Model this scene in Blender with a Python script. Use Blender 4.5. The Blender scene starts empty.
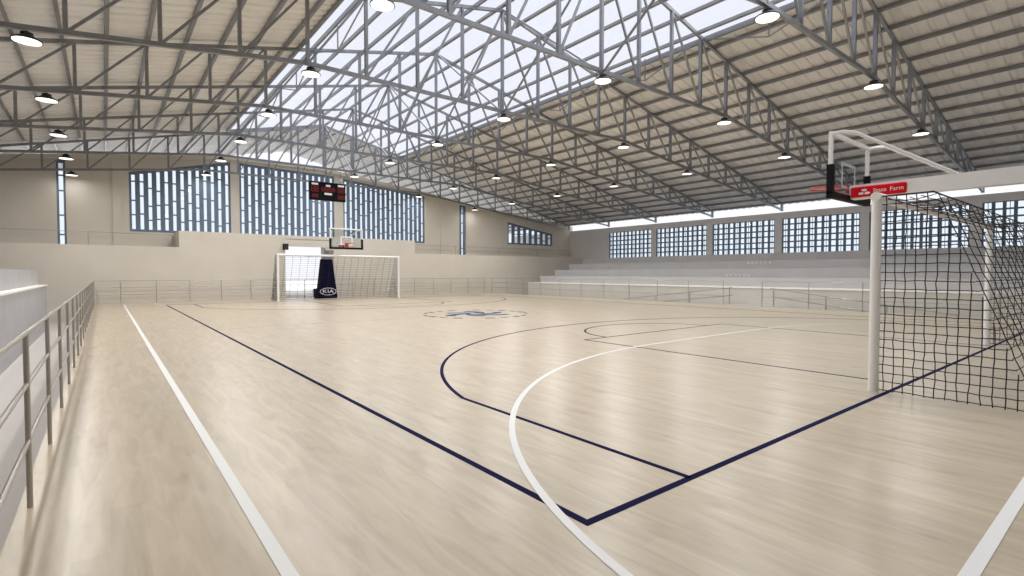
import bpy, bmesh, math, random
from mathutils import Vector, Matrix
random.seed(7)
sc = bpy.context.scene
COL = sc.collection
R = math.radians

# ------------------------------------------------------------------ camera
CAMH = 1.47
cam_d = bpy.data.cameras.new('camera'); cam = bpy.data.objects.new('camera', cam_d); COL.objects.link(cam)
cam_d.sensor_width = 36.0; cam_d.lens = 514.0/1024*36.0; cam_d.clip_start = 0.05; cam_d.clip_end = 500
cam.location = (0, 0, CAMH); cam.rotation_euler = (R(90-1.67), 0, R(-38.4))
sc.camera = cam

# ------------------------------------------------------------------ sky, exposure
SKY = 1.08
w = bpy.data.worlds.new('sky'); sc.world = w; w.use_nodes = True
nt = w.node_tree; nt.nodes.clear()
out = nt.nodes.new('ShaderNodeOutputWorld'); bg = nt.nodes.new('ShaderNodeBackground')
tc = nt.nodes.new('ShaderNodeTexCoord'); sx = nt.nodes.new('ShaderNodeSeparateXYZ')
rmp = nt.nodes.new('ShaderNodeValToRGB')
rmp.color_ramp.elements[0].position = 0.0; rmp.color_ramp.elements[0].color = (0.94, 0.955, 1.0, 1)
rmp.color_ramp.elements[1].position = 1.0; rmp.color_ramp.elements[1].color = (0.86, 0.895, 1.0, 1)
nt.links.new(tc.outputs['Generated'], sx.inputs[0]); nt.links.new(sx.outputs['Z'], rmp.inputs[0])
nt.links.new(rmp.outputs[0], bg.inputs[0]); nt.links.new(bg.outputs[0], out.inputs[0])
bg.inputs[1].default_value = SKY
sc.view_settings.view_transform = 'Standard'; sc.view_settings.look = 'None'
sc.view_settings.gamma = 1.0; sc.view_settings.use_curve_mapping = False
sc.view_settings.exposure = 0.0
LAMP_W = 105.0
sun_d = bpy.data.lights.new('overcast_sun', 'SUN'); sun_d.energy = 2.7; sun_d.angle = R(75); sun_d.color = (1.0, 0.985, 0.97)
sun = bpy.data.objects.new('overcast_sun', sun_d); COL.objects.link(sun); sun.rotation_euler = (R(4), R(30), 0); sun.location = (11, 10, 30)

# ------------------------------------------------------------------ materials
def mat(name, color, rough=0.6, metal=0.0, var=0.0, scale=3.0, spec=0.5, bump=0.0, stretch=None, coat=0.0):
    m = bpy.data.materials.new(name); m.use_nodes = True
    t = m.node_tree; b = t.nodes['Principled BSDF']
    b.inputs['Base Color'].default_value = (*color, 1); b.inputs['Roughness'].default_value = rough
    b.inputs['Metallic'].default_value = metal; b.inputs['Specular IOR Level'].default_value = spec
    b.inputs['Coat Weight'].default_value = coat
    if var or bump:
        c = t.nodes.new('ShaderNodeTexCoord'); mp = t.nodes.new('ShaderNodeMapping')
        n = t.nodes.new('ShaderNodeTexNoise'); n.inputs['Scale'].default_value = scale; n.inputs['Detail'].default_value = 5
        if stretch: mp.inputs['Scale'].default_value = stretch
        t.links.new(c.outputs['Object'], mp.inputs[0]); t.links.new(mp.outputs[0], n.inputs['Vector'])
    if var:
        r = t.nodes.new('ShaderNodeValToRGB')
        r.color_ramp.elements[0].position = 0.3; r.color_ramp.elements[1].position = 0.7
        r.color_ramp.elements[0].color = (*[x*(1-var) for x in color], 1)
        r.color_ramp.elements[1].color = (*[min(1, x*(1+var)) for x in color], 1)
        t.links.new(n.outputs['Fac'], r.inputs[0]); t.links.new(r.outputs[0], b.inputs['Base Color'])
    if bump:
        bp = t.nodes.new('ShaderNodeBump'); bp.inputs['Strength'].default_value = bump
        t.links.new(n.outputs['Fac'], bp.inputs['Height']); t.links.new(bp.outputs[0], b.inputs['Normal'])
    return m

def glass_mat(name, tint, gloss=0.06, rough=0.03):
    m = bpy.data.materials.new(name); m.use_nodes = True
    t = m.node_tree; t.nodes.clear()
    o = t.nodes.new('ShaderNodeOutputMaterial'); mx = t.nodes.new('ShaderNodeMixShader')
    tr = t.nodes.new('ShaderNodeBsdfTransparent'); gl = t.nodes.new('ShaderNodeBsdfGlossy')
    tr.inputs[0].default_value = (*tint, 1); gl.inputs['Roughness'].default_value = rough
    mx.inputs[0].default_value = gloss
    t.links.new(tr.outputs[0], mx.inputs[1]); t.links.new(gl.outputs[0], mx.inputs[2]); t.links.new(mx.outputs[0], o.inputs[0])
    return m

def wood_floor():
    m = bpy.data.materials.new('court_wood'); m.use_nodes = True
    t = m.node_tree; b = t.nodes['Principled BSDF']; L = t.links.new
    c = t.nodes.new('ShaderNodeTexCoord')
    rot = t.nodes.new('ShaderNodeMapping'); rot.inputs['Rotation'].default_value = (0, 0, R(90))
    L(c.outputs['Object'], rot.inputs[0])
    br = t.nodes.new('ShaderNodeTexBrick')
    br.inputs['Scale'].default_value = 1.0; br.inputs['Brick Width'].default_value = 1.7; br.inputs['Row Height'].default_value = 0.16
    br.inputs['Mortar Size'].default_value = 0.0012; br.inputs['Bias'].default_value = 0.0; br.offset = 0.37; br.offset_frequency = 3
    br.inputs['Color1'].default_value = (0.0, 0.0, 0.0, 1); br.inputs['Color2'].default_value = (1, 1, 1, 1); br.inputs['Mortar'].default_value = (0.5, 0.5, 0.5, 1)
    L(rot.outputs[0], br.inputs['Vector'])
    # grain: noise stretched along the boards, warped by a large soft noise
    mp = t.nodes.new('ShaderNodeMapping'); mp.inputs['Scale'].default_value = (6.5, 0.9, 1)
    L(c.outputs['Object'], mp.inputs[0])
    n = t.nodes.new('ShaderNodeTexNoise'); n.inputs['Scale'].default_value = 1.6; n.inputs['Detail'].default_value = 6; n.inputs['Distortion'].default_value = 0.9
    L(mp.outputs[0], n.inputs['Vector'])
    mp2 = t.nodes.new('ShaderNodeMapping'); mp2.inputs['Scale'].default_value = (3.2, 1.5, 1)
    L(c.outputs['Object'], mp2.inputs[0])
    n2 = t.nodes.new('ShaderNodeTexNoise'); n2.inputs['Scale'].default_value = 1.0; n2.inputs['Detail'].default_value = 2
    L(mp2.outputs[0], n2.inputs['Vector'])
    r1 = t.nodes.new('ShaderNodeValToRGB')
    r1.color_ramp.elements[0].position = 0.32; r1.color_ramp.elements[0].color = (0.405, 0.337, 0.245, 1)
    r1.color_ramp.elements[1].position = 0.66; r1.color_ramp.elements[1].color = (0.505, 0.432, 0.326, 1)
    L(n.outputs['Fac'], r1.inputs[0])
    mx = t.nodes.new('ShaderNodeMix'); mx.data_type = 'RGBA'; mx.blend_type = 'OVERLAY'; mx.inputs['Factor'].default_value = 0.05
    L(r1.outputs[0], mx.inputs['A']); L(br.outputs['Color'], mx.inputs['B'])
    r2 = t.nodes.new('ShaderNodeValToRGB')   # darker knots
    r2.color_ramp.elements[0].position = 0.24; r2.color_ramp.elements[0].color = (0.80, 0.76, 0.72, 1)
    r2.color_ramp.elements[1].position = 0.36; r2.color_ramp.elements[1].color = (1, 1, 1, 1)
    L(n2.outputs['Fac'], r2.inputs[0])
    m2 = t.nodes.new('ShaderNodeMix'); m2.data_type = 'RGBA'; m2.blend_type = 'MULTIPLY'; m2.inputs['Factor'].default_value = 1.0
    L(mx.outputs['Result'], m2.inputs['A']); L(r2.outputs[0], m2.inputs['B'])
    L(m2.outputs['Result'], b.inputs['Base Color'])
    b.inputs['Roughness'].default_value = 0.31; b.inputs['Specular IOR Level'].default_value = 0.5
    return m

def emit(name, color, s):
    m = bpy.data.materials.new(name); m.use_nodes = True
    b = m.node_tree.nodes['Principled BSDF']
    b.inputs['Base Color'].default_value = (*color, 1)
    b.inputs['Emission Color'].default_value = (*color, 1); b.inputs['Emission Strength'].default_value = s
    return m

M = dict(
    floor=wood_floor(),
    navy_line=mat('navy_line_paint', (0.012, 0.012, 0.048), 0.85, spec=0.03),
    white_line=mat('white_line_paint', (0.72, 0.72, 0.71), 0.5, spec=0.3),
    blue_logo=mat('blue_logo_paint', (0.035, 0.075, 0.16), 0.6, spec=0.15),
    dark_logo=mat('dark_logo_paint', (0.08, 0.075, 0.09), 0.6, spec=0.15),
    grey_line=mat('faint_grey_line_paint', (0.42, 0.40, 0.37), 0.4),
    plaster=mat('beige_plaster', (0.63, 0.585, 0.515), 0.85, var=0.04, scale=0.7),
    ringbeam=mat('pale_beam_paint', (0.66, 0.61, 0.53), 0.8),
    plaster_grey=mat('grey_mauve_plaster', (0.74, 0.71, 0.70), 0.85, var=0.04, scale=0.6),
    pale_concrete=mat('pale_front_concrete', (0.56, 0.54, 0.49), 0.85, var=0.04, scale=1.0),
    concrete=mat('grey_concrete', (0.42, 0.415, 0.42), 0.85, var=0.05, scale=1.2),
    walkway=mat('pale_walkway_concrete', (0.54, 0.515, 0.50), 0.8, var=0.03, scale=1.0),
    nosing=mat('white_nosing_paint', (0.85, 0.83, 0.78), 0.6),
    roof=mat('roof_sheet', (0.83, 0.815, 0.79), 0.7, var=0.06, scale=0.8, stretch=(1, 4, 1)),
    steel=mat('galvanised_steel', (0.30, 0.31, 0.325), 0.36, 0.8, var=0.12, scale=4),
    purlin=mat('galvanised_purlin_steel', (0.30, 0.30, 0.31), 0.36, 0.8, var=0.1, scale=3),
    rail=mat('stainless_rail', (0.42, 0.39, 0.35), 0.35, 0.8),
    grille=mat('blue_grey_louvre', (0.14, 0.19, 0.26), 0.6, var=0.10, scale=2),
    glass=glass_mat('window_glass', (0.93, 0.97, 1.0), 0.015),
    poly=glass_mat('skylight_glazing', (0.96, 0.965, 0.98), 0.03),
    board_glass=glass_mat('backboard_acrylic', (0.90, 0.92, 0.93), 0.06),
    white=mat('white_enamel', (0.86, 0.86, 0.86), 0.45),
    black=mat('black_rubber', (0.008, 0.008, 0.009), 0.6, spec=0.15),
    net=mat('black_net_cord', (0.018, 0.018, 0.020), 0.8),
    red=mat('red_vinyl', (0.70, 0.006, 0.016), 0.6, spec=0.15),
    orange=mat('red_orange_rim', (0.65, 0.06, 0.03), 0.4),
    navy=mat('navy_vinyl', (0.002, 0.002, 0.020), 0.7, spec=0.05),
    print=mat('white_print', (0.85, 0.85, 0.85), 0.5),
    lampblack=mat('black_lamp_shade', (0.012, 0.012, 0.012), 0.4),
    diffuser=emit('lamp_diffuser', (1.0, 0.97, 0.90), 1.5),
    board=mat('scoreboard_black', (0.006, 0.006, 0.007), 0.6, spec=0.1),
    led=emit('red_led_digits', (0.22, 0.008, 0.012), 0.6),
    ground=mat('outside_concrete', (0.80, 0.79, 0.77), 0.8, var=0.03),
)

# ------------------------------------------------------------------ mesh helpers
class MB:
    def __init__(s): s.v = []; s.f = []
    def add(s, vs, fs):
        o = len(s.v); s.v += [tuple(p) for p in vs]; s.f += [tuple(i+o for i in f) for f in fs]; return s
    def box(s, x0, x1, y0, y1, z0, z1):
        return s.hexa([(x0,y0,z0),(x1,y0,z0),(x1,y1,z0),(x0,y1,z0),(x0,y0,z1),(x1,y0,z1),(x1,y1,z1),(x0,y1,z1)])
    def hexa(s, p):
        return s.add(p, [(0,3,2,1),(4,5,6,7),(0,1,5,4),(1,2,6,5),(2,3,7,6),(3,0,4,7)])
    def beam(s, p, q, wd, ht, up=(0,0,1)):
        p = Vector(p); q = Vector(q); d = (q-p).normalized(); u = Vector(up)
        if abs(d.dot(u)) > 0.98: u = Vector((0,1,0))
        a = d.cross(u).normalized(); b = a.cross(d).normalized()
        a = a*wd/2; b = b*ht/2
        return s.hexa([p-a-b, p+a-b, q+a-b, q-a-b, p-a+b, p+a+b, q+a+b, q-a+b])
    def tube(s, pts, r, n=10, closed=False, cap=True):
        pts = [Vector(p) for p in pts]; m = len(pts); vs = []; fs = []
        a = None
        for i, p in enumerate(pts):
            if closed: d = (pts[(i+1)%m]-pts[i-1]).normalized()
            elif i == 0: d = (pts[1]-p).normalized()
            elif i == m-1: d = (p-pts[i-1]).normalized()
            else: d = ((pts[i+1]-p).normalized()+(p-pts[i-1]).normalized()).normalized()
            if a is None:
                u = Vector((0,0,1)) if abs(d.z) < 0.9 else Vector((1,0,0)); a = d.cross(u).normalized()
            else: a = (a-d*a.dot(d)).normalized()
            b = d.cross(a)
            for k in range(n):
                t = 2*math.pi*k/n; vs.append(p+a*r*math.cos(t)+b*r*math.sin(t))
        for i in range(m if closed else m-1):
            j = (i+1) % m
            for k in range(n):
                l = (k+1) % n; fs.append((i*n+k, i*n+l, j*n+l, j*n+k))
        if cap and not closed:
            fs.append(tuple(range(n-1,-1,-1))); fs.append(tuple((m-1)*n+k for k in range(n)))
        return s.add(vs, fs)
    def lathe(s, prof, n=28, c=(0,0,0), cap0=True, cap1=True):
        vs = []; fs = []
        for r, z in prof:
            for k in range(n):
                t = 2*math.pi*k/n; vs.append((c[0]+r*math.cos(t), c[1]+r*math.sin(t), c[2]+z))
        for i in range(len(prof)-1):
            for k in range(n):
                l = (k+1) % n; fs.append((i*n+k, i*n+l, (i+1)*n+l, (i+1)*n+k))
        if cap0: fs.append(tuple(range(n-1,-1,-1)))
        if cap1: fs.append(tuple((len(prof)-1)*n+k for k in range(n)))
        return s.add(vs, fs)
    def prism(s, poly, axis, a0, a1):
        """poly: 2-D outline, extruded along axis from a0 to a1"""
        n = len(poly)
        def P(u, v, a):
            return (a,u,v) if axis == 'x' else (u,a,v) if axis == 'y' else (u,v,a)
        vs = [P(u,v,a0) for u,v in poly]+[P(u,v,a1) for u,v in poly]
        fs = [tuple(range(n)), tuple(range(2*n-1,n-1,-1))]+[(i, i+n, (i+1)%n+n, (i+1)%n) for i in range(n)]
        return s.add(vs, fs)
    def strip(s, pts, wd, z, closed=False, h=0.003):
        """flat painted band following pts on the floor"""
        m = len(pts); L_ = []; R_ = []
        for i, p in enumerate(pts):
            p = Vector(p)
            if closed: d1 = (p-Vector(pts[i-1])).normalized(); d2 = (Vector(pts[(i+1)%m])-p).normalized()
            else:
                d2 = (Vector(pts[min(i+1,m-1)])-Vector(pts[max(i-1,0)])).normalized() if i in (0,m-1) else (Vector(pts[i+1])-p).normalized()
                d1 = d2 if i in (0,m-1) else (p-Vector(pts[i-1])).normalized()
            d = (d1+d2).normalized(); n = Vector((-d.y, d.x)); k = wd/2/max(0.3, d.dot(d1))
            L_.append(p+n*k); R_.append(p-n*k)
        vs = [(q.x,q.y,z+h) for q in L_]+[(q.x,q.y,z+h) for q in R_]+[(q.x,q.y,z) for q in L_]+[(q.x,q.y,z) for q in R_]
        fs = []
        for i in range(m if closed else m-1):
            j = (i+1) % m
            fs += [(i, i+m, j+m, j), (i, j, j+2*m, i+2*m), (i+m, i+3*m, j+3*m, j+m)]
        return s.add(vs, fs)

def obj(name, mb, m, parent=None, smooth=False, fix=True):
    me = bpy.data.meshes.new(name); me.from_pydata(mb.v, [], mb.f); me.update()
    if fix:
        bm = bmesh.new(); bm.from_mesh(me); bmesh.ops.recalc_face_normals(bm, faces=bm.faces); bm.to_mesh(me); bm.free()
    me.materials.append(M[m] if isinstance(m, str) else m)
    if smooth:
        for p in me.polygons: p.use_smooth = True
        try: me.set_sharp_from_angle(angle=R(40))
        except Exception: pass
    o = bpy.data.objects.new(name, me); COL.objects.link(o)
    if parent: o.parent = parent
    return o
def thing(name, label, cat, loc=(0,0,0), rz=0, group=None):
    o = bpy.data.objects.new(name, None); COL.objects.link(o); o.empty_display_size = 0.2
    o.location = loc; o.rotation_euler = (0,0,rz); return tag(o, label, cat, group)
def tag(o, label, cat, group=None):
    o['label'] = label; o['category'] = cat
    if group: o['group'] = group
    return o
def struct(o, label=None, cat=None):
    o['kind'] = 'structure'
    if label: o['label'] = label; o['category'] = cat
    return o
def dup(root, loc, label, rz=None):
    r = root.copy(); COL.objects.link(r); r.location = loc; r['label'] = label
    if rz is not None: r.rotation_euler = (0,0,rz)
    for ch in list(root.children):
        c = ch.copy(); COL.objects.link(c); c.parent = r
        for g in list(ch.children):
            d = g.copy(); COL.objects.link(d); d.parent = c
    return r
def bevel(o, wd, seg=2):
    b = o.modifiers.new('bevel', 'BEVEL'); b.width = wd; b.segments = seg; b.limit_method = 'ANGLE'; return o
def text_mesh(name, txt, size, mtx, m, parent, extr=0.003, sx=1.0):
    cu = bpy.data.curves.new(name, 'FONT'); cu.body = txt; cu.size = size; cu.extrude = extr
    cu.align_x = 'CENTER'; cu.align_y = 'CENTER'
    t = bpy.data.objects.new(name, cu); COL.objects.link(t)
    bpy.context.view_layer.update()
    me = bpy.data.meshes.new_from_object(t.evaluated_get(bpy.context.evaluated_depsgraph_get()))
    bpy.data.objects.remove(t); bpy.data.curves.remove(cu)
    me.transform(mtx @ Matrix.Diagonal((sx,1,1,1))); me.name = name
    me.materials.clear(); me.materials.append(M[m])
    o = bpy.data.objects.new(name, me); COL.objects.link(o); o.parent = parent; return o
ORD = ['first','second','third','fourth','fifth','sixth','seventh','eighth','ninth','tenth','eleventh','twelfth','thirteenth',
       'fourteenth','fifteenth','sixteenth','seventeenth','eighteenth','nineteenth','twentieth']

# ------------------------------------------------------------------ layout (metres, camera at the origin)
RIDGE = 11.0; ROOF0 = 9.35+CAMH; SLOPE = 0.23
def roof_z(x): return ROOF0 - SLOPE*abs(x-RIDGE)
EAVE = 22.2; LIT = 5.40                     # half widths of the roof and of the skylight
Y0, YSKY, Y1 = -6.0, 33.1, 42.0
LW, RW = -11.3, 33.3                        # side walls
YF, YB = 31.4, 33.5                         # far front wall, far window wall
FX0, FX1 = -0.45, 22.6                      # court slab
WALK = -0.8
DX0, DX1, DZ = 8.2, 11.0, 3.02              # bright doorway

# ------------------------------------------------------------------ ground and floor
struct(obj('ground', MB().box(-80, 110, -60, 160, -1.2, -1.0), 'ground'), 'pale concrete ground around the hall', 'ground')
struct(obj('doorway_apron', MB().box(4, 16, YB+0.3, 70, -1.0, 0.0), 'ground'), 'bright concrete apron outside the far doorway', 'apron')
struct(obj('floor_walkway', MB().box(LW, RW, Y0, YF, -1.0, WALK), 'walkway'), 'sunken pale concrete walkway around the wooden court', 'walkway')
floor = obj('floor', MB().box(FX0, FX1, -0.9, YF, WALK, 0), 'floor')
struct(floor, 'pale wooden court floor with navy and white lines', 'floor')

CX, HALF = 11.1, 8.9
B0, B1 = 2.062, 28.34; CYC = (B0+B1)/2
def mark(name, mb, m): return obj(name, mb, m, floor)
mark('boundary_marking', MB().strip([(CX-HALF,B0),(CX+HALF,B0),(CX+HALF,B1),(CX-HALF,B1)], 0.055, 0.0, True), 'navy_line')
mark('outer_marking', MB().strip([(0.68,0.545),(21.5,0.545),(21.5,29.855),(0.68,29.855)], 0.07, 0.001, True), 'white_line')
mark('halfway_marking', MB().strip([(CX-HALF,CYC),(CX+HALF,CYC)], 0.03, 0.0), 'grey_line')
def ell(cx, cy, rx, ry, a0, a1, n=48):
    return [(cx+rx*math.cos(R(a0+(a1-a0)*i/n)), cy+ry*math.sin(R(a0+(a1-a0)*i/n))) for i in range(n+1)]
for flip in (False, True):
    def F(pts): return [(x, 2*CYC-y) for x, y in pts] if flip else pts
    mark('three_point_marking', MB().strip(F([(CX-7.83,B0)]+ell(CX,3.66,8.0,6.75,168,12,72)+[(CX+7.83,B0)]), 0.05, 0.0), 'navy_line')
    mark('lane_marking', MB().strip(F([(8.25,B0),(8.25,7.85)]), 0.04, 0.0), 'navy_line')
    mark('lane_marking', MB().strip(F([(13.95,B0),(13.95,7.85)]), 0.04, 0.0), 'navy_line')
    mark('free_throw_marking', MB().strip(F([(8.25,7.85),(13.95,7.85)]), 0.04, 0.0), 'navy_line')
    mark('free_throw_arc_marking', MB().strip(F(ell(CX,7.85,2.1,1.8,0,180)), 0.045, 0.0), 'navy_line')
    mark('goal_area_marking', MB().strip(F(ell(9.0,0.55,7.15,5.95,180,90,48)+ell(13.2,0.55,7.15,5.95,90,0,48)), 0.06, 0.001), 'white_line')
# centre emblem: blue swirl with a broken dark ring of letters
lg = MB()
LC = (10.45, 15.3)
for k, (a, r0, r1, wd) in enumerate([(20,0.2,1.25,0.34),(75,0.25,1.1,0.28),(140,0.2,1.3,0.36),(200,0.3,1.0,0.3),(255,0.2,1.2,0.34),(315,0.25,1.15,0.3)]):
    pts = []
    for i in range(9):
        t = i/8; rr = r0+(r1-r0)*t; an = R(a+55*t); pts.append((LC[0]+rr*math.cos(an), LC[1]+rr*math.sin(an)))
    lg.strip(pts, wd, 0.001)
mark('centre_emblem', lg, 'blue_logo')
ring = MB()
for k in range(22):
    a = k*360/22
    if k % 5 == 4: continue
    ring.strip(ell(LC[0], LC[1], 1.85, 1.85, a, a+10, 3), 0.20 if k % 2 else 0.12, 0.001)
mark('emblem_lettering_ring', ring, 'dark_logo')

# ------------------------------------------------------------------ walls
def wall_cols(cols, y0, y1, mb=None):
    """cols: (x0, x1, [(z0a, z0b, z1a, z1b), ...]) - solid pieces with sloping edges"""
    mb = mb or MB()
    for x0, x1, pieces in cols:
        for za, zb, ta, tb in pieces:
            mb.hexa([(x0,y0,za),(x1,y0,zb),(x1,y1,zb),(x0,y1,za),(x0,y0,ta),(x1,y0,tb),(x1,y1,tb),(x0,y1,ta)])
    return mb
TOP = [(-11.3,5.75),(-3.8,6.92),(2.3,7.75),(6.2,8.17),(10.8,8.17),(18.8,7.25),(23.3,6.62),(33.6,5.62)]
def topz(x):
    for (xa,za),(xb,zb) in zip(TOP, TOP[1:]):
        if xa <= x <= xb: return za+(zb-za)*(x-xa)/(xb-xa)
    return TOP[0][1] if x < TOP[0][0] else TOP[-1][1]
HOLES = [(-1.76,-1.42,2.8,2.8,6.98,7.03), (1.08,5.80,3.65,3.65,6.74,7.86), (6.26,11.80,3.65,3.65,7.88,7.74),
         (12.40,18.40,3.65,3.65,7.66,7.08), (21.40,22.00,2.8,2.8,6.72,6.64), (26.1,31.1,3.85,3.85,5.68,4.90)]
xs = sorted(set([LW-0.3, RW+0.3, DX0, DX1]+[x for h in HOLES for x in h[:2]]+[p[0] for p in TOP if LW < p[0] < RW]))
cols = []
for xa, xb in zip(xs, xs[1:]):
    xm = (xa+xb)/2; low = -1.0
    base = 3.42 if DX0 < xm < DX1 else low
    h = next((h for h in HOLES if h[0] < xm < h[1]), None)
    if h:
        def hz(i, x): return h[i]+(h[i+1]-h[i])*(x-h[0])/(h[1]-h[0])
        cols.append((xa, xb, [(base,base,h[2],h[2]), (hz(4,xa),hz(4,xb),topz(xa),topz(xb))]))
    else:
        cols.append((xa, xb, [(base,base,topz(xa),topz(xb))]))
struct(obj('wall_far', wall_cols(cols, YB, YB+0.3), 'plaster'), 'beige far end wall with blue louvred windows', 'wall')
tb = MB()
for (xa,za),(xb,zb) in zip(TOP, TOP[1:]):
    tb.hexa([(xa,YB-0.10,za-0.16),(xb,YB-0.10,zb-0.16),(xb,YB+0.36,zb-0.16),(xa,YB+0.36,za-0.16),
             (xa,YB-0.10,za+0.05),(xb,YB-0.10,zb+0.05),(xb,YB+0.36,zb+0.05),(xa,YB+0.36,za+0.05)])
struct(obj('trim_1', tb, 'ringbeam'), 'pale ring beam along the top of the far end wall', 'beam')
pl = MB()
for x in (0.55, 19.9, 25.3): pl.box(x-0.16, x+0.16, YB-0.07, YB, 2.8, topz(x)-0.2)
struct(obj('trim_2', pl, 'plaster'), 'shallow pilasters on the far end wall', 'trim')
lowc = [(LW, 3.04, [(-1,-1,2.8,2.8)]), (3.04, DX0, [(-1,-1,3.65,3.65)]), (DX0, DX1, [(-1,-1,0,0),(3.42,3.42,3.65,3.65)]),
        (DX1, 16.5, [(-1,-1,3.65,3.65)]), (16.5, RW, [(-1,-1,2.8,2.8)])]
struct(obj('wall_far_front', wall_cols(lowc, YF, YB).box(DX0, DX1, YF, YF+0.2, DZ, 3.45), 'plaster'), 'low beige wall below the far windows with a bright doorway', 'wall')
struct(obj('wall_left', MB().box(LW-0.3, LW, Y0, YB, -1, 5.3), 'plaster_grey'), 'grey side wall behind the left stands', 'wall')
nc = []
for xa, xb in ((LW-0.3, RIDGE), (RIDGE, RW+0.3)): nc.append((xa, xb, [(-1,-1,roof_z(xa)-0.3,roof_z(xb)-0.3)]))
struct(obj('wall_near', wall_cols(nc, Y0-0.3, Y0), 'plaster'), 'plain beige end wall behind the camera', 'wall')
# right wall with six louvred window openings
RWIN = [(0.96+0.0+4.69*k-4.69+0.22+4.47-4.47, 0) for k in range(0)]
piers = [0.96+4.69*k for k in range(7)]     # pier centres along the wall
WZ0, WZ1, WTOP = 2.70, 4.87, 5.26
rw = MB().box(RW, RW+0.3, Y0, Y1, -1, WZ0).box(RW, RW+0.3, Y0, Y1, WZ1, WTOP)
rw.box(RW, RW+0.3, Y0, piers[0]+0.2, WZ0, WZ1)
for p in piers[1:-1]: rw.box(RW, RW+0.3, p-0.22, p+0.22, WZ0, WZ1)
rw.box(RW, RW+0.3, piers[-1]-0.2, Y1, WZ0, WZ1)
struct(obj('wall_right', rw, 'plaster_grey'), 'grey side wall with grid windows above the right stands', 'wall')

# ------------------------------------------------------------------ windows
def far_window(n, h, pitch, label):
    x0, x1, z0, _, ta, tb_ = h
    def top(x): return ta+(tb_-ta)*(x-x0)/(x1-x0)
    e = bpy.data.objects.new('window_%d' % n, None); COL.objects.link(e); e.location = ((x0+x1)/2, YB, z0)
    struct(e, label, 'window')
    ox, oy, oz = e.location
    g = MB(); cnt = max(1, round((x1-x0)/pitch)); pw = (x1-x0)/cnt
    sw = (0.155 if cnt > 10 else 0.34) if cnt > 1 else 0.17
    ya, yb = 0.05, 0.13
    edges = []
    for i in range(cnt): edges.append((x0+pw*(i+0.5)-sw/2, x0+pw*(i+0.5)+sw/2))
    cur = x0
    for a, b in edges+[(x1, x1)]:
        g.hexa([(cur-ox,ya,0),(a-ox,ya,0),(a-ox,yb,0),(cur-ox,yb,0),(cur-ox,ya,top(cur)-oz),(a-ox,ya,top(a)-oz),(a-ox,yb,top(a)-oz),(cur-ox,yb,top(cur)-oz)])
        if a < x1:
            zt = min(top(a), top(b))
            g.box(a-ox, b-ox, ya, yb, 0, 0.13 if z0 > 3 else 0.02); g.box(a-ox, b-ox, ya, yb, zt-oz-0.14, max(top(a),top(b))-oz)
            z = z0+random.uniform(0.35, 1.0)
            while z < zt-0.3:
                g.box(a-ox, b-ox, ya+0.01, yb-0.01, z-oz-0.035, z-oz+0.035); z += random.choice((0.75, 0.95, 1.0, 1.2))
        cur = b
    obj('louvre_grille', g, 'grille', e)
    p = MB().hexa([(x0-ox,0.18,0),(x1-ox,0.18,0),(x1-ox,0.19,0),(x0-ox,0.19,0),(x0-ox,0.18,ta-oz),(x1-ox,0.18,tb_-oz),(x1-ox,0.19,tb_-oz),(x0-ox,0.19,ta-oz)])
    obj('pane', p, 'glass', e)
far_window(1, HOLES[0], 0.6, 'tall narrow slot window at the left of the far end wall')
far_window(2, HOLES[1], 0.363, 'left wide louvred window with rising top in the far end wall')
far_window(3, HOLES[2], 0.363, 'middle wide louvred window behind the scoreboard')
far_window(4, HOLES[3], 0.363, 'right wide louvred window of the far end wall, falling top edge')
far_window(5, HOLES[4], 0.6, 'tall narrow slot window right of the wide louvred windows')
far_window(6, HOLES[5], 0.60, 'small low louvred window near the right corner of the far end wall')
for k in range(6):
    ya, yb = piers[k]+0.22, piers[k+1]-0.22
    if k == 0: ya = piers[0]+0.2
    if k == 5: yb = piers[-1]-0.2
    e = bpy.data.objects.new('window_%d' % (7+k), None); COL.objects.link(e); e.location = (RW, ya, WZ0)
    struct(e, 'grid window in the right side wall, %s from the camera' % ORD[k], 'window')
    g = MB(); H = WZ1-WZ0; n = 11; pw = (yb-ya)/n
    for i in range(n+1):
        y = pw*i; g.box(0.06, 0.14, max(0,y-0.065), min(yb-ya,y+0.065), 0, H)
        if i < n and i % 2 == 0: g.box(0.09, 0.11, y+pw/2-0.012, y+pw/2+0.012, 0, H)
    for j in range(7):
        z = H*j/6; g.box(0.07, 0.13, 0, yb-ya, max(0,z-0.042), min(H,z+0.042))
    obj('louvre_grille', g, 'grille', e)
    obj('pane', MB().box(0.19, 0.20, 0, yb-ya, 0, H), 'glass', e)

# ------------------------------------------------------------------ roof
def corrugated(x0, x1, y0, y1, per=0.42, amp=0.045):
    ys = []; y = y0
    while y < y1:
        for f, h in ((0,0),(0.55,0),(0.65,1),(0.90,1)):
            if y+per*f <= y1: ys.append((y+per*f, h*amp))
        y += per
    ys.append((y1, 0)); mb = MB(); n = len(ys)
    vs = []
    for t in (0, 0.012):
        for x in (x0, x1):
            vs += [(x, y, roof_z(x)+h+t) for y, h in ys]
    fs = []
    for i in range(n-1):
        fs += [(i, n+i, n+i+1, i+1), (2*n+i, 2*n+i+1, 3*n+i+1, 3*n+i)]
        fs += [(i, i+1, 2*n+i+1, 2*n+i), (n+i, 3*n+i, 3*n+i+1, n+i+1)]
    fs += [(0, 2*n, 3*n, n), (n-1, 2*n-1, 4*n-1, 3*n-1)]
    return mb.add(vs, fs)
struct(obj('roof_right', corrugated(RIDGE+LIT, RIDGE+EAVE, Y0, Y1), 'roof'), 'beige corrugated roof slope right of the skylight', 'roof')
struct(obj('roof_left', corrugated(RIDGE-EAVE, RIDGE-LIT, Y0, Y1), 'roof'), 'beige corrugated roof slope left of the skylight', 'roof')
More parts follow.
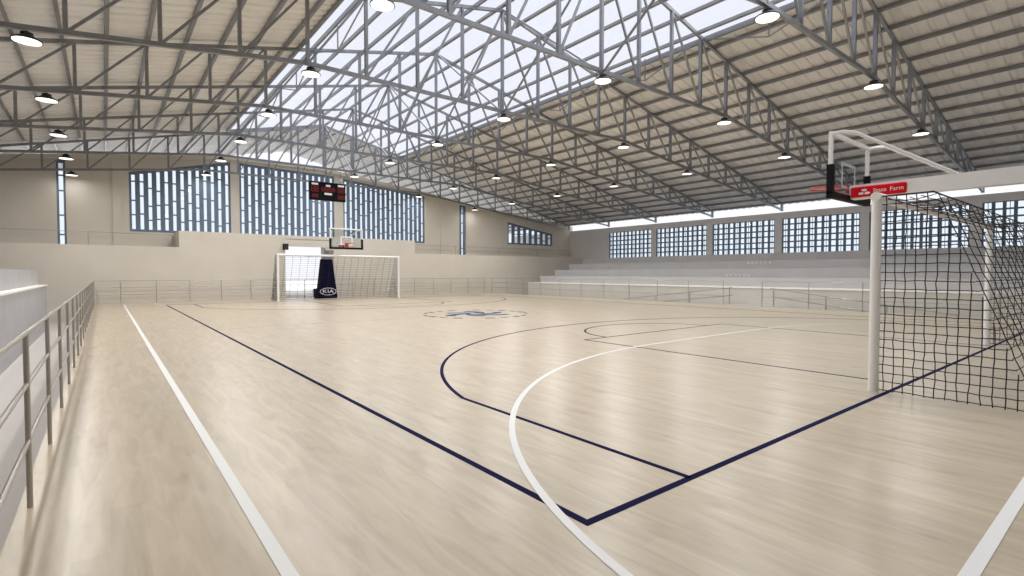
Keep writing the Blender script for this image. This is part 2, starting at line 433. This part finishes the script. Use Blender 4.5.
rc = corrugated(RIDGE-LIT, RIDGE, YSKY, Y1); rr = corrugated(RIDGE, RIDGE+LIT, YSKY, Y1); rc.add(rr.v, rr.f)
struct(obj('roof_far', rc, 'roof'), 'corrugated ridge roof beyond the end of the skylight', 'roof')
sk = bpy.data.objects.new('skylight', None); COL.objects.link(sk); sk.location = (RIDGE, Y0, ROOF0); struct(sk, 'long glazed ridge skylight over the court', 'skylight')
for s in (-1, 1):
    z = -SLOPE*LIT
    p = MB().hexa([(0,0,0.02),(s*LIT,0,z+0.02),(s*LIT,YSKY-Y0,z+0.02),(0,YSKY-Y0,0.02),(0,0,0.03),(s*LIT,0,z+0.03),(s*LIT,YSKY-Y0,z+0.03),(0,YSKY-Y0,0.03)])
    obj('glazing', p, 'poly', sk)
    obj('edge_beam', MB().beam((s*LIT,0,z-0.05),(s*LIT,YSKY-Y0,z-0.05),0.08,0.18), 'purlin', sk)
    obj('end_beam', MB().beam((0,YSKY-Y0,-0.08),(s*LIT,YSKY-Y0,z-0.08),0.14,0.20), 'purlin', sk)

# purlins: one steel bar each, running the length of the hall
PS = 0.985
def purlin(k, s):
    x = RIDGE+s*k*PS; z = roof_z(x)-0.075
    o = obj('purlin', MB().box(-0.035, 0.035, 0, Y1-Y0, -0.055, 0.06).box(-0.045, 0.045, 0, Y1-Y0, -0.06, -0.045), 'purlin')
    o.location = (x, Y0, z); o.rotation_euler = (0, math.atan(SLOPE)*s, 0)
    side = 'right' if s > 0 else 'left'
    if k == 0: lb = 'steel ridge purlin at the peak of the skylight'
    elif k <= 5: lb = 'steel purlin across the skylight, %s to the %s of the ridge' % (ORD[k-1], side)
    else: lb = 'steel purlin under the %s roof slope, %s out from the skylight edge' % (side, ORD[k-6])
    tag(o, lb, 'purlin', 'roof purlins')
purlin(0, 1)
for k in range(1, 23):
    for s in (1, -1): purlin(k, s)

# trusses
D = 4.57; TY = [5.28+D*k for k in range(7)]
def top_c(x): return roof_z(x)-0.24
def bot_c(x):
    d = abs(x-RIDGE)
    return CAMH+5.65 if d <= 6.65 else CAMH+5.65-0.122*(d-6.65)
t0 = thing('roof_truss', 'galvanised roof truss nearest to the camera', 'truss', (RIDGE, TY[0], bot_c(RIDGE)), 0, 'steel roof trusses')
zb = bot_c(RIDGE); XE = 21.4
def T(dx, z): return (dx, 0, z-zb)
for s in (-1, 1):
    obj('top_chord', MB().beam(T(0,top_c(RIDGE)), T(s*XE,top_c(RIDGE+XE)), 0.085, 0.105), 'steel', t0)
    obj('bottom_chord', MB().beam(T(s*6.65,bot_c(RIDGE)), T(s*XE,bot_c(RIDGE+XE)), 0.085, 0.105), 'steel', t0)
    obj('end_bracket', MB().beam(T(s*XE,top_c(RIDGE+XE)+0.05), T(s*XE,bot_c(RIDGE+XE)-0.08), 0.13, 0.12), 'steel', t0)
obj('bottom_chord', MB().beam(T(-6.7,bot_c(RIDGE)), T(6.7,bot_c(RIDGE)), 0.085, 0.105), 'steel', t0)
WS = 1.65
for k in range(-12, 13):
    dx = k*WS; obj('vertical_web', MB().beam(T(dx,bot_c(RIDGE+dx)), T(dx,top_c(RIDGE+dx)), 0.085, 0.10), 'steel', t0)
for k in range(12):
    for s in (-1, 1):
        a = s*k*WS; b = s*(k+1)*WS
        obj('diagonal_web', MB().beam(T(a,top_c(RIDGE+a)), T(b,bot_c(RIDGE+b)), 0.055, 0.06), 'steel', t0)
for k in range(1, 7):
    lb = '%s galvanised roof truss from the camera' % ORD[k] if k < 6 else 'galvanised roof truss farthest away, against the far end wall'
    dup(t0, (RIDGE, TY[k], zb), lb)
# cross braces between neighbouring trusses, in the ridge plane and at the skylight edges
br0 = None
PL = {0:'under the ridge', -4.95:'left of the ridge', 4.95:'right of the ridge'}
for dx in (0, -4.95, 4.95):
    b0 = thing('cross_brace', '', 'brace', (RIDGE+dx, TY[0], zb), 0, 'cross braces between trusses')
    zt = top_c(RIDGE+dx)-zb; w_ = 0.05
    mid = D/2
    if dx == 0:
        obj('brace_rod', MB().beam((0,0.06,0),(0,D-0.06,zt),w_,w_), 'steel', b0); obj('brace_rod', MB().beam((w_,0.06,zt),(w_,D-0.06,0),w_,w_), 'steel', b0)
    else:
        obj('brace_rod', MB().beam((0,0.06,zt-0.1),(0,mid,zt*0.66),0.035,0.035), 'steel', b0); obj('brace_rod', MB().beam((0,D-0.06,zt-0.1),(0,mid,zt*0.66),0.035,0.035), 'steel', b0)
        obj('brace_post', MB().beam((0,mid,zt*0.66),(0,mid,zt),0.035,0.035), 'steel', b0)
    for k in range(6):
        lb = 'thin steel brace %s, between %s and %s truss from the camera' % (PL[dx], ORD[k], ORD[k+1])
        if k == 0: b0['label'] = lb
        else: dup(b0, (RIDGE+dx, TY[k], zb), lb)

# ------------------------------------------------------------------ hanging lamps
def make_lamp():
    t = thing('high_bay_lamp', '', 'lamp', (0,0,0), 0, 'high bay lamps on the roof trusses')
    # origin: the top of the lamp, under the chord
    obj('shade', MB().lathe([(0.10,-0.09),(0.13,-0.10),(0.245,-0.175),(0.25,-0.20),(0.232,-0.20),(0.12,-0.12)], 32, cap0=False), 'lampblack', t, True)
    obj('housing', MB().lathe([(0.03,0.0),(0.03,-0.03),(0.105,-0.035),(0.105,-0.10),(0.09,-0.115)], 24), 'lampblack', t, True)
    obj('diffuser', MB().lathe([(0.231,-0.19),(0.229,-0.207),(0.16,-0.214),(0.02,-0.217)], 32), 'diffuser', t, True)
    ld = bpy.data.lights.new('lamp_light', 'AREA'); ld.shape = 'DISK'; ld.size = 0.45; ld.energy = LAMP_W; ld.color = (1.0, 0.98, 0.95)
    l = bpy.data.objects.new('lamp_light', ld); COL.objects.link(l); l.parent = t; l.location = (0,0,-0.225)
    return t
ROWS = [(-12.15,'far left row',range(2,7)),(-6.52,'row left of the ridge',range(1,7)),(0.06,'row under the ridge',range(0,7)),
        (6.52,'row right of the ridge',range(0,7)),(11.28,'far right row',range(0,7))]
lamp0 = None; dim = None
for dx, nm, ks in ROWS:
    x = RIDGE+dx; z = bot_c(x)-0.07
    for i, k in enumerate(ks):
        lb = 'black high bay lamp, %s from the camera in the %s' % (ORD[i], nm)
        if lamp0 is None: lamp0 = make_lamp(); lamp0.location = (x, TY[k], z); lamp0['label'] = lb; dim = [c for c in lamp0.children if c.type == 'LIGHT'][0].data.copy(); dim.energy = LAMP_W*0.12
        else:
            q = dup(lamp0, (x, TY[k], z), lb)
            if k == 6:      # the lamps beside the far wall are dimmed
                for c in q.children:
                    if c.type == 'LIGHT': c.data = dim

# three more lamps of the two left rows hang over the camera's left, outside the photograph's frame
for dx, k, lb in ((-12.15,0,'black high bay lamp on the nearest truss, left end, out of frame'),(-12.15,1,'black high bay lamp on the second truss, left end, out of frame'),
                  (-6.52,0,'black high bay lamp on the nearest truss, left of the ridge, out of frame')):
    x = RIDGE+dx; dup(lamp0, (x, TY[k], bot_c(x)-0.07), lb)

# ------------------------------------------------------------------ stands
def bleacher(label, s, x0, ztop, ye, loc_x):
    Ys = Y0+0.05
    t = thing('bleacher', label, 'stand', (loc_x, Ys, WALK))
    def X(a): return s*a
    def bx(a0, a1, z0, z1, yy=ye-Y0-0.05): 
        lo, hi = sorted((X(a0), X(a1))); return MB().box(lo, hi, 0, yy, z0, z1)
    z0 = ztop-WALK
    a1 = 1.15 if s > 0 else 0.25; rise = 0.45 if s > 0 else 0.58
    obj('front_wall', bx(0, a1, 0, z0-0.05), 'pale_concrete' if s > 0 else 'concrete', t)
    obj('tread', bx(-0.03, a1, z0-0.05, z0), 'nosing', t)
    a = a1; z = z0
    for i in range(4):
        z += rise; b = a+1.5 if i < 3 else 9.2
        obj('tier', bx(a, b, 0, z), 'concrete', t); a = b
    return t
bl = bleacher('grey concrete stand with stepped tiers along the right wall', 1, 24.0, 0.80, 28.4, 24.0)
bleacher('grey concrete stand with white top edge beyond the left railing', -1, -1.85, 1.0, 28.0, -1.85)
for (yy, rx, z) in ((13.0, 3, 2.05), (13.4, 2, 1.36)):
    a = 1.15+1.5*(rx-1)
    for i in range(6): obj('painted_mark', MB().box(a-0.012, a, yy+i*0.24-Y0, yy+i*0.24+0.12-Y0, z-WALK-0.07, z-WALK+0.05), 'pale_concrete', bl)
struct(obj('landing', MB().box(FX1, 24.0, 10.8, 12.6, WALK, 0.0), 'concrete'), 'concrete landing in the gap of the right railing', 'landing')
for nm, ya, yb in (('near',10.8,4.2),('far',12.6,19.2)):
    struct(obj('ramp', MB().prism([(ya,WALK),(ya,0.0),(yb,WALK)], 'x', FX1, 24.0), 'concrete'), 'concrete ramp falling from the landing, %s side' % nm, 'ramp')
    h = thing('ramp_handrail', 'two-bar steel handrail sloping down the ramp on the %s side of the railing gap' % ('right' if nm == 'near' else 'left'), 'handrail', (23.3, ya, 0), 0, 'ramp handrails')
    L_ = yb-ya
    for zz in (0.78, 0.42): obj('rail', MB().tube([(0,0.0,zz),(0,L_*0.98,zz+WALK*0.98)], 0.024, 8), 'rail', h, True)
    for f in (0.02, 0.34, 0.66, 0.97): obj('post', MB().tube([(0,L_*f,WALK*f-0.0),(0,L_*f,WALK*f+0.78)], 0.022, 8), 'rail', h, True)

# ------------------------------------------------------------------ railings round the court
def railing(label, p, q, step, first=0.0, zs=(1.095,0.775,0.42), name='railing', base=0.0, rp=0.0155, rr=0.0135):
    p = Vector((*p, base)); q = Vector((*q, base)); t = thing(name, label, 'railing', p)
    v = q-p; L_ = v.length; d = v.normalized()
    for z in zs: obj('rail', MB().tube([(0,0,z), tuple(v+Vector((0,0,z)))], rr, 10), 'rail', t, True)
    a = first; n = 0
    while a <= L_+0.01:
        c = d*min(a, L_); obj('post', MB().tube([(c.x,c.y,0),(c.x,c.y,zs[0])], rp, 10), 'rail', t, True); a += step; n += 1
    return t
railing('three-bar steel railing along the left edge of the court', (-0.392,-0.6), (-0.392,31.1), 1.52, 0.42)
railing('three-bar steel railing across the far end of the court', (-0.36,31.12), (22.5,31.12), 1.43, 0.95)
railing('three-bar steel railing on the right edge, beyond the gap', (22.5,30.8), (22.5,12.6), 1.82, 0.0)
railing('three-bar steel railing on the right edge, near side of the gap', (22.5,10.8), (22.5,-0.6), 1.9, 0.0)
railing('single-bar railing on the raised gallery left of the central block', (-11.2,33.1), (2.9,33.1), 3.5, 0.1, (0.72,), 'gallery_railing', 2.8)
railing('single-bar railing on the raised gallery right of the central block', (16.7,33.1), (33.2,33.1), 4.1, 0.0, (0.68,0.34), 'gallery_railing', 2.8)

# ------------------------------------------------------------------ goals
def make_goal():
    W2, H, DT, DB = 3.37, 2.41, 0.55, 1.45
    t = thing('football_goal', '', 'goal', (0,0,0), 0, 'football goals')      # local -y is behind the goal
    for s in (-1, 1): obj('post', MB().tube([(s*W2,0,0),(s*W2,0,H)], 0.056, 18), 'white', t, True)
    obj('crossbar', MB().tube([(-W2-0.056,0,H),(W2+0.056,0,H)], 0.056, 18), 'white', t, True)
    for s in (-1, 1): obj('depth_line', MB().tube([(s*W2,0,H),(s*W2,-DT,H)], 0.009, 8), 'net', t, True)
    obj('back_line', MB().tube([(-W2,-DT,H),(W2,-DT,H)], 0.009, 8), 'net', t, True)
    nb = MB(); c = 0.1; r = 0.0056
    rnd = random.Random(3)
    def yb(z): return -(DT+(DB-DT)*(1-z/H))
    def strand(pts): nb.tube(pts, r, 4, cap=False)
    j = lambda a=0.008: rnd.uniform(-a, a)
    z0 = 0.03
    nx = int(2*W2/c); nz = int((H-z0)/c)
    zz = [z0+(H-z0)*i/nz for i in range(nz+1)]; xx = [-W2+2*W2*i/nx for i in range(nx+1)]
    for i_, x in enumerate(xx):        # back + top, running down
        if i_ % 4 != 2: continue
        strand([(x,0,H)]+[(x+j(), -DT*k/5, H-0.05*math.sin(math.pi*k/5)) for k in range(1,6)]+[(x+j(), yb(z)+j(), z) for z in zz[::-1][1:]])
    for z in zz: strand([(x, yb(z)+j(), z+j(0.006)) for x in xx])
    for k in range(1, 6): strand([(x, -DT*k/5, H-0.05*math.sin(math.pi*k/5)+j()) for x in xx[::2]])
    for s in (-1, 1):   # sides
        for z in zz:
            n = max(2, int(-yb(z)/c)); strand([(s*W2+j(), yb(z)*i/n, z+j(0.006)) for i in range(n+1)])
        y = -c
        while y > -DB:
            top = H if y >= -DT else H*(1-(-y-DT)/(DB-DT))
            n = max(2, int((top-z0)/c)); strand([(s*W2+j(), y+j(), z0-0.02+(top-z0+0.02)*i/n) for i in range(n+1)]); y -= c
    obj('net', nb, 'net', t, fix=False)
    return t
g0 = make_goal(); g0.location = (10.875, 2.20, 0); g0['label'] = 'white football goal with black net at the right, nearest the camera'
dup(g0, (10.38, 28.25, 0), 'white football goal at the far end before the bright doorway', math.pi)

# ------------------------------------------------------------------ basketball stands
def make_stand():
    t = thing('basketball_stand', '', 'basketball stand', (0,0,0), 0, 'basketball stands')   # local +y towards the court, board face at y=0
    bw, bb, bt = 0.86, 2.79, 3.84
    bd = obj('backboard', MB().box(-bw, bw, -0.03, 0.0, bb, bt), 'board_glass', t)
    f = MB()
    for s in (-1, 1): f.box(s*bw-0.028, s*bw+0.028, -0.05, 0.012, bb, bt)
    f.box(-bw, bw, -0.05, 0.012, bt-0.06, bt)
    bevel(obj('board_frame', f, 'white', bd), 0.008)
    p = MB().box(-bw-0.05, bw+0.05, -0.07, 0.03, bb-0.06, bb+0.05)
    for s in (-1, 1): p.box(s*bw-0.05, s*bw+0.05, -0.07, 0.03, bb, bb+0.50)
    bevel(obj('board_padding', p, 'black', bd), 0.012)
    q = MB(); a, z0, z1 = 0.295, bb+0.17, bb+0.62
    for s in (-1, 1): q.box(s*a-0.025, s*a+0.025, 0.0, 0.004, z0, z1)
    q.box(-a, a, 0.0, 0.004, z0, z0+0.05).box(-a, a, 0.0, 0.004, z1-0.05, z1)
    obj('target_square', q, 'white', bd)
    rz = bb+0.24
    rim = obj('rim', MB().tube([(0.23*math.cos(R(i*10)), 0.40+0.23*math.sin(R(i*10)), rz) for i in range(36)], 0.012, 8, True), 'orange', t, True)
    obj('rim_bracket', MB().box(-0.09, 0.09, 0.0, 0.18, rz-0.03, rz+0.012).box(-0.09, 0.09, 0.0, 0.02, rz-0.14, rz+0.012), 'orange', rim)
    AZ = bb+0.10; yt = -2.95
    obj('arm', MB().beam((0,-0.05,AZ),(0,yt-0.45,AZ),0.20,0.24), 'white', t)
    sl = obj('arm_padding', MB().box(-0.14, 0.14, -0.88, -0.075, AZ-0.10, AZ+0.08), 'red', t); bevel(sl, 0.03, 3)
    for s in (-1, 1):
        b = s*0.142
        mtx = Matrix.Translation((b, -0.64, AZ-0.015)) @ Matrix.Rotation(R(90*s), 4, 'Z') @ Matrix.Rotation(R(90), 4, 'X')
        text_mesh('sponsor_word', 'State', 0.095, mtx @ Matrix.Translation((-0.125,0,0)), 'print', sl, 0.002)
        text_mesh('sponsor_word', 'Farm', 0.095, mtx @ Matrix.Translation((0.115,0,0)), 'print', sl, 0.002)
        e = MB()
        for dy, dz in ((-0.045,-0.03),(0.045,-0.03),(0.0,0.025)):
            vs = [(b+s*0.003, -0.29+dy+0.042*math.cos(R(i*20)), AZ-0.015+dz+0.022*math.sin(R(i*20))) for i in range(18)]
            e.add(vs, [tuple(range(18))])
        obj('sponsor_emblem', e, 'print', sl)
    for s in (-1, 1):
        obj('board_strut', MB().tube([(s*bw,-0.04,bt-0.04),(s*bw,-0.20,bt-0.04),(s*(bw-0.10),-0.34,bt-0.07),(s*0.09,-1.50,AZ+0.12)], 0.028, 12), 'white', t, True)
    # tower: tapered padded front on a low ballast box
    th = 2.28
    tw = MB().hexa([(-0.56,yt,0.05),(0.56,yt,0.05),(0.56,yt-0.55,0.05),(-0.56,yt-0.55,0.05),(-0.30,yt-0.10,th),(0.30,yt-0.10,th),(0.30,yt-0.50,th),(-0.30,yt-0.50,th)])
    to = bevel(obj('tower_padding', tw, 'navy', t), 0.05, 3)
    ta = math.atan(0.10/(th-0.05))
    mtx = Matrix.Translation((0, yt-0.012+0.0, 0.40)) @ Matrix.Rotation(R(180), 4, 'Z') @ Matrix.Rotation(R(90)-ta, 4, 'X')
    text_mesh('maker_lettering', 'KIA', 0.28, mtx, 'print', to, 0.006, 1.5)
    ov = MB().tube([(0.46*math.cos(R(i*12)), yt-0.012+0.004-math.tan(ta)*0.20*math.sin(R(i*12)), 0.40+0.20*math.sin(R(i*12))) for i in range(30)], 0.016, 6, True)
    obj('maker_oval', ov, 'print', to)
    ba = bevel(obj('ballast_box', MB().box(-0.56, 0.56, yt-0.98, yt-0.30, 0.03, 0.56), 'navy', t), 0.05, 3)
    obj('base_plate', MB().box(-0.52, 0.52, yt-0.95, yt-0.05, 0.0, 0.06), 'black', t)
    nk = MB().box(-0.16, 0.16, yt-0.42, yt-0.16, th-0.05, AZ+0.02).box(-0.24, 0.24, yt-0.46, yt-0.12, th-0.02, th+0.12)
    obj('neck', nk, 'steel', t)
    return t
s0 = make_stand(); s0.location = (10.44, 3.50, 0); s0['label'] = 'basketball stand with red padded arm over the near goal at the right'
dup(s0, (10.15, 27.0, 0), 'navy padded basketball stand beside the bright far doorway', math.pi)

# ------------------------------------------------------------------ scoreboard
sb = thing('scoreboard', 'black scoreboard with red digits hanging before the far windows', 'scoreboard', (9.55, TY[5]-0.02, CAMH+3.9))
bevel(obj('housing', MB().box(-0.96, 0.96, -0.08, 0.08, 0.0, 0.98), 'board', sb), 0.015)
for s in (-0.7, 0.7): obj('hanger_rod', MB().tube([(s,0,0.97),(s,0,bot_c(RIDGE)-0.06-(CAMH+3.9))], 0.014, 8), 'steel', sb)
for (x, z, wd, ht) in ((-0.70,0.85,0.34,0.10),(0.0,0.80,0.24,0.10),(0.70,0.85,0.34,0.10),(0.0,0.36,0.40,0.11)):
    obj('name_plate', MB().box(x-wd/2, x+wd/2, -0.088, -0.08, z-ht/2, z+ht/2), 'print', sb)
def seg7(mb, x, z, wd, ht):
    k = 0.16*wd; y0, y1 = -0.086, -0.08
    for zz in (0, ht/2, ht): mb.box(x-wd/2+k, x+wd/2-k, y0, y1, z+zz-k/2, z+zz+k/2)
    for sx_ in (-1, 1):
        for zz in (0, ht/2): mb.box(x+sx_*wd/2-k/2, x+sx_*wd/2+k/2, y0, y1, z+zz+k/2, z+zz+ht/2-k/2)
for (x, z, wd, ht, n) in ((-0.70,0.45,0.15,0.28,2),(0.0,0.50,0.14,0.20,4),(0.70,0.48,0.15,0.24,2),(0.70,0.14,0.15,0.20,2),(-0.70,0.14,0.13,0.17,2)):
    for i in range(n):
        mb = MB(); seg7(mb, x+(i-(n-1)/2)*wd*1.35, z, wd*0.9, ht); obj('digit', mb, 'led', sb)
# small black box on the wall at the corner of the doorway
wb = thing('wall_box', 'small black box on the wall at the top left corner of the doorway', 'box', (8.2, YF, 2.93))
bevel(obj('casing', MB().box(-0.14, 0.14, -0.16, 0, -0.12, 0.22), 'black', wb), 0.015)
obj('front_grille', MB().box(-0.10, 0.10, -0.168, -0.16, -0.08, 0.18), 'lampblack', wb)
